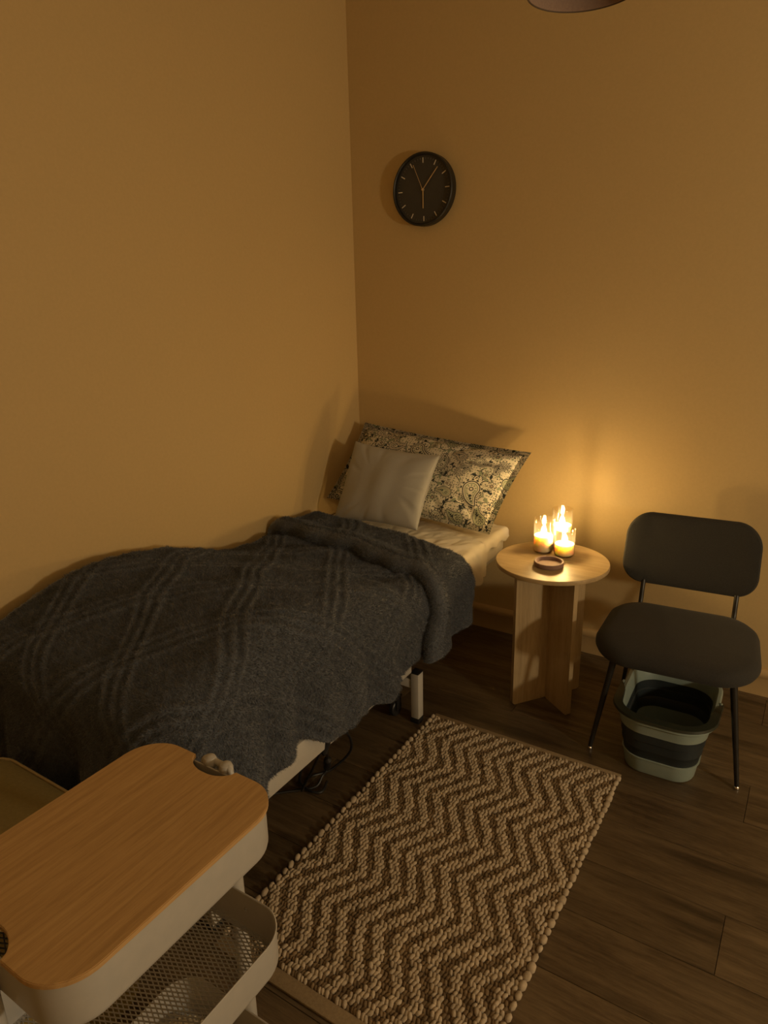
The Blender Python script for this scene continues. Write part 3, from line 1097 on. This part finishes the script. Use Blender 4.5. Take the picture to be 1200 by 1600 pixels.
# one knot: a small ellipsoid
bm = bmesh.new()
bmesh.ops.create_uvsphere(bm, u_segments=7, v_segments=5, radius=1.0)
bm.verts.ensure_lookup_table()
bmesh.ops.triangulate(bm, faces=bm.faces)
KV = np.array([v_.co[:] for v_ in bm.verts])
KF = np.array([[v_.index for v_ in f_.verts] for f_ in bm.faces])
bm.free()
px, py = 0.0106, 0.0148
nx = int((RX1 - RX0 - 0.012) / px)
ny = int((RY1 - RY0 - 0.060) / py)
BAND, PER = 0.134, 0.0565
light, dark = [], []
for j in range(ny + 1):
    yy = RY0 + 0.040 + (j + 0.5) * (RY1 - RY0 - 0.064) / (ny + 1)
    sb = (RY1 - 0.020 - yy) / BAND + 2
    kb = int(math.floor(sb))
    fb = sb - kb
    sh_ = (fb if kb % 2 == 0 else 1 - fb) * BAND * 0.62
    for i in range(nx + 1):
        xx = RX0 + 0.006 + (i + 0.5 * (j % 2) * 0 + 0.5) * (RX1 - RX0 - 0.012) / (nx + 1)
        ph = ((xx + sh_) / PER) % 1.0
        is_l = ph < 0.53
        edge_ = i == 0 or i == nx
        tilt = (0.55 if j % 2 == 0 else -0.55) + random.uniform(-0.2, 0.2)
        sx_, sy_, sz_ = 0.0062, 0.0094, 0.0064
        z_ = 0.0075
        if not is_l:
            sx_, sy_, sz_, z_ = 0.0058, 0.0088, 0.0052, 0.0056
        if edge_:
            is_l = True
            if j % 2:
                continue
            tilt = (0.25 if i == 0 else -0.25) + random.uniform(-0.15, 0.15)
            xx += -0.004 if i == 0 else 0.004
            sx_, sy_, sz_, z_ = 0.0094 * random.uniform(0.85, 1.15), 0.0132 * random.uniform(0.85, 1.1), 0.0080, 0.0080
        s_ = random.uniform(0.88, 1.15)
        ca, sa = math.cos(tilt), math.sin(tilt)
        Q = KV * np.array([sx_ * s_, sy_ * s_, sz_ * s_])
        Q = np.stack([Q[:, 0] * ca - Q[:, 1] * sa, Q[:, 0] * sa + Q[:, 1] * ca, Q[:, 2] + 0.25 * Q[:, 1] * (1 if j % 2 else 1)], -1)
        Q = Q + np.array([xx + random.uniform(-0.0014, 0.0014), yy + random.uniform(-0.0016, 0.0016), z_ + random.uniform(-0.001, 0.0012) + 0.0012])
        (light if is_l else dark).append(Q)
for nm, lst, m_ in (('cream_yarn_knots', light, M['wool_light']), ('brown_yarn_knots', dark, M['wool_dark'])):
    V = np.concatenate(lst)
    F = np.concatenate([KF + k_ * len(KV) for k_ in range(len(lst))])
    o = local(raw_mesh(nm, V, F, m_))
    o['kind'] = 'stuff'

# ------------------------------------------------------------------ trolley in front
TX, TY = -0.868, 0.521
trolley = tag(empty('utility_trolley', (TX, TY, 0)), 'white metal trolley with three trays and mesh bottoms in the foreground', 'trolley')
TW, TL_, TR_ = 0.332, 0.428, 0.068


def expanded_mesh(name, parent, z):
    """diamond grid of thin bars, clipped to the tray floor"""
    w, l, r = TW - 0.012, TL_ - 0.012, TR_ - 0.006
    ax, ay = 0.0190, 0.0088
    V, F = [], []

    def inside(x, y_):
        qx, qy = max(0, abs(x) - (w / 2 - r)), max(0, abs(y_) - (l / 2 - r))
        return abs(x) < w / 2 and abs(y_) < l / 2 and qx * qx + qy * qy < r * r
    hw, t = 0.0011, 0.0007
    nx_, ny_ = int(w / ax) + 2, int(l / ay) + 2
    for sgn in (-1, 1):
        dirv = Vector((ax, sgn * ay, 0)).normalized()
        nv = Vector((-dirv.y, dirv.x, 0)) * hw
        L = 0.8
        for k_ in range(-80, 81):
            o_ = Vector((0, k_ * ay, 0))
            # walk the line, keep the stretch inside
            ins = [s2 for s2 in np.arange(-L, L, 0.003) if inside(o_.x + dirv.x * s2, o_.y + dirv.y * s2)]
            if len(ins) < 2:
                continue
            a_, b_ = o_ + dirv * ins[0], o_ + dirv * ins[-1]
            b0 = len(V)
            for p_ in (a_, b_):
                for dn, dz in ((1, t), (-1, t), (-1, -t), (1, -t)):
                    V.append((p_.x + nv.x * dn, p_.y + nv.y * dn, z + dz + sgn * 0.0003))
            for j in range(4):
                F.append((b0 + j, b0 + (j + 1) % 4, b0 + 4 + (j + 1) % 4, b0 + 4 + j))
    return raw_mesh(name, np.array(V), np.array(F), M['white_metal'], parent, False)


trays = []
for zt, zb in ((0.768, 0.686), (0.500, 0.420), (0.175, 0.095)):
    t_ = loft_rr('tray', TW, TL_, TR_, [(0.014, zb + 0.0010), (0.014, zb), (0.005, zb + 0.001), (0.002, zb + 0.005), (0.0, zb + 0.012), (0.0, zt - 0.004), (-0.0015, zt - 0.002), (-0.0015, zt), (0.0, zt + 0.0012), (0.0018, zt), (0.0022, zt - 0.004), (0.0022, zb + 0.012), (0.005, zb + 0.003)], M['white_metal'], trolley, None, 10, close=True)
    expanded_mesh('mesh_floor', t_, zb + 0.002)
    for sy_ in (-1, 1):
        for sx_ in (-0.05, 0.05):
            o = lathe('screw', [(0.001, 0.0), (0.0042, 0.0), (0.0040, 0.0015), (0.002, 0.0022)], M['steel'], t_, (sx_, sy_ * (TL_ / 2 - 0.0022), zt - 0.035), 14)
            o.rotation_euler = (R(90 * sy_), 0, 0)
for sy_ in (-1, 1):
    yy = sy_ * (TL_ / 2 + 0.0145)
    tube('post', [(0.010, yy, 0.060), (0.010, yy, 0.762)], 0.0155, M['white_metal'], trolley, 20)
    # two rounded ears of the handle bracket standing in the notch of the lid, with a dip between
    br_ = tube('handle_bracket', catmull([(-0.036, yy - sy_ * 0.006, 0.762), (-0.028, yy - sy_ * 0.004, 0.775), (0.0, yy + sy_ * 0.001, 0.770), (0.028, yy - sy_ * 0.004, 0.775), (0.036, yy - sy_ * 0.006, 0.762)], 5), 0.0065, M['white_metal'], trolley, 12)
    for sx_ in (-1, 1):
        lathe('bracket_knob', [(0.004, -0.012), (0.0105, -0.010), (0.0135, -0.003), (0.0135, 0.006), (0.0110, 0.0125), (0.006, 0.0155), (0.002, 0.0163)], M['white_metal'], br_, (sx_ * 0.021, yy - sy_ * 0.003, 0.767), 20)
    for sx_ in (-1, 1):
        w_ = lathe('castor_wheel', [(0.004, -0.009), (0.022, -0.009), (0.025, -0.006), (0.025, 0.006), (0.022, 0.009), (0.004, 0.009)], M['black_plastic'], trolley, (sx_ * 0.12, sy_ * 0.175, 0.025), 22)
        w_.rotation_euler = (0, R(90), 0)
        for s3 in (-1, 1):
            box('castor_fork', (sx_ * 0.12 + s3 * 0.012 - 0.0015, sy_ * 0.175 - 0.010, 0.022), (sx_ * 0.12 + s3 * 0.012 + 0.0015, sy_ * 0.175 + 0.010, 0.058), M['steel'], trolley, 0.0008, 1)
        box('castor_plate', (sx_ * 0.12 - 0.016, sy_ * 0.175 - 0.016, 0.056), (sx_ * 0.12 + 0.016, sy_ * 0.175 + 0.016, 0.095), M['white_metal'], trolley, 0.002, 1)
    box('post_bridge', (-0.13, sy_ * 0.175 - 0.012, 0.083), (0.13, sy_ * 0.175 + 0.012, 0.0945), M['white_metal'], trolley, 0.002, 1)

# bamboo lid with a rounded notch at each short end: lies on the top tray
LW, LL, LR = 0.340, 0.440, 0.072


def lid_outline():
    base = rr(LW, LL, LR, 12)
    # notch in the +y edge and the -y edge
    nh, nd = 0.053, 0.030
    prof = []
    for t_ in np.linspace(-1, 1, 25):
        xx = t_ * nh
        dd = nd * min(1.0, 1.02 * (1 - t_ * t_) ** 0.55)
        prof.append((xx, float(dd)))
    out = []
    q = 13
    out += base[0:q]
    out += [(-x, LL / 2 - dd) for x, dd in prof]
    out += base[q:2 * q]
    out += base[2 * q:3 * q]
    out += [(x, -LL / 2 + dd) for x, dd in prof]
    out += base[3 * q:]
    return out


bm = bmesh.new()
lo_ = lid_outline()
z0, z1 = 0.7700, 0.7785
ring0 = [bm.verts.new((x, y_, z0)) for x, y_ in lo_]
ring1 = [bm.verts.new((x, y_, z1)) for x, y_ in lo_]
bm.faces.new(list(reversed(ring0)))
topf = bm.faces.new(ring1)
n = len(lo_)
for i in range(n):
    bm.faces.new((ring0[i], ring0[(i + 1) % n], ring1[(i + 1) % n], ring1[i]))
bmesh.ops.recalc_face_normals(bm, faces=bm.faces)
bmesh.ops.bevel(bm, geom=list(topf.edges), offset=0.0012, segments=2, affect='EDGES')
lid = from_bm('bamboo_lid', bm, M['bamboo'], None, (TX, TY, 0))
tag(lid, 'flat bamboo board with a notch at each end lying on the white trolley', 'lid')


# cream pads with bobble trim on the bottom tray, seen through the mesh
def pad(loc, w, l, rz, label):
    e = tag(empty('bobble_edged_cloth', loc, rz), label, 'cloth', 'cream cloths in the trolley')
    loft_rr('cloth', w, l, w * 0.48, [(0.02, 0.0), (0.004, 0.004), (0.0, 0.012), (0.004, 0.024), (0.02, 0.034), (0.04, 0.038)], M['linen'], e, None, 12)
    tr = rr(w + 0.006, l + 0.006, w * 0.48, 12)
    V, F = [], []
    # evenly spaced bobbles round the edge
    per = [Vector(p) for p in tr]
    acc = 0.0
    k_ = 0
    n_ = len(per)
    for i in range(n_):
        a_, b_ = per[i], per[(i + 1) % n_]
        seg = (b_ - a_).length
        while acc < seg:
            p_ = a_ + (b_ - a_) * (acc / seg if seg else 0)
            V.append(KV * 0.0048 + np.array([p_.x, p_.y, 0.018]))
            F.append(KF + k_ * len(KV))
            k_ += 1
            acc += 0.0105
        acc -= seg
    t_ = raw_mesh('bobble_trim', np.concatenate(V), np.concatenate(F), M['linen'], e)
    t_['kind'] = 'stuff'


pad((TX + 0.058, TY - 0.045, 0.100), 0.125, 0.29, R(4), 'cream cloth with bobble trim on the lowest trolley tray, nearest the rug')
pad((TX - 0.082, TY + 0.030, 0.100), 0.112, 0.28, R(-3), 'cream cloth with bobble trim on the lowest trolley tray, nearest the bed')

# ------------------------------------------------------------------ olive stool between bed foot and trolley
stool = tag(empty('box_stool', (-1.47, 0.525, 0)), 'olive flat-topped stool with pale rounded edge between the bed foot and the trolley', 'stool')
loft_rr('body', 0.56, 0.46, 0.09, [(0.012, 0.0), (0.004, 0.004), (0.0, 0.02), (0.0, 0.455), (0.006, 0.466), (0.03, 0.474), (0.08, 0.477)], M['olive'], stool, None, 10)
ring = [(x, y_, 0.462) for x, y_ in rr(0.563, 0.463, 0.0915, 10)]
tube('piping', ring, 0.0042, M['piping'], stool, 8, True)

# ------------------------------------------------------------------ cable under the bed
cab = tag(empty('power_cable', (-1.27, 1.52, 0)), 'black power cable with inline adapter hanging under the bed rail', 'cable')


def cpart(o):
    return world_child(o, cab)


cpart(tube('cord', catmull([(-1.150, 1.415, 0.31), (-1.165, 1.40, 0.26), (-1.22, 1.42, 0.16), (-1.30, 1.46, 0.03), (-1.34, 1.55, 0.006), (-1.30, 1.62, 0.006), (-1.24, 1.66, 0.08), (-1.20, 1.60, 0.20), (-1.19, 1.50, 0.30)], 10), 0.0046, M['black_plastic'], None, 8))
cpart(tube('cord', catmull([(-1.19, 1.47, 0.31), (-1.215, 1.50, 0.20), (-1.28, 1.58, 0.05), (-1.285, 1.555, 0.03), (-1.29, 1.52, 0.008), (-1.34, 1.47, 0.006), (-1.40, 1.41, 0.006), (-1.48, 1.30, 0.006)], 10), 0.0046, M['black_plastic'], None, 8))
cpart(tube('cord', catmull([(-1.27, 1.56, 0.012), (-1.255, 1.51, 0.010), (-1.29, 1.49, 0.013), (-1.35, 1.51, 0.012), (-1.39, 1.57, 0.012), (-1.42, 1.62, 0.010), (-1.39, 1.68, 0.012)], 10), 0.0046, M['black_plastic'], None, 8))
cpart(tube('inline_adapter', [(-1.243, 1.535, 0.130), (-1.246, 1.54, 0.122), (-1.280, 1.577, 0.055), (-1.282, 1.58, 0.048)], [0.004, 0.013, 0.013, 0.004], M['black_plastic'], None, 12))
cpart(tube('plug', [(-1.140, 1.425, 0.325), (-1.142, 1.422, 0.318), (-1.152, 1.408, 0.268), (-1.153, 1.406, 0.26)], [0.004, 0.011, 0.011, 0.004], M['black_plastic'], None, 12))

# ------------------------------------------------------------------ pendant lamp shade (unlit)
pl = tag(empty('pendant_lamp', (-0.56, 1.70, 2.22)), 'unlit brown drum lampshade hanging from the ceiling at the top edge', 'pendant lamp')
lathe('shade', [(0.120, 0.0), (0.118, 0.004), (0.106, 0.19), (0.104, 0.19), (0.116, 0.004), (0.1175, 0.0)], M['shade'], pl, None, 64, close=True)
lathe('rim', [(0.1205, -0.002), (0.1215, 0.0), (0.1210, 0.004), (0.1180, 0.004), (0.1175, 0.0), (0.1185, -0.002)], M['shade_rim'], pl, None, 64, close=True)
lathe('shade_top', [(0.003, 0.186), (0.105, 0.186), (0.105, 0.189), (0.003, 0.190)], M['shade'], pl, None, 48)
tube('cord', [(0, 0, 0.188), (0, 0, ZC - 2.22)], 0.004, M['black_plastic'], pl, 8)
lathe('canopy', [(0.01, ZC - 2.22 - 0.03), (0.045, ZC - 2.22 - 0.022), (0.05, ZC - 2.22)], M['white_metal'], pl, None, 32)
lathe('bulb', [(0.004, 0.075), (0.018, 0.080), (0.028, 0.10), (0.027, 0.12), (0.014, 0.15), (0.013, 0.187)], M['white_metal'], pl, None, 24)
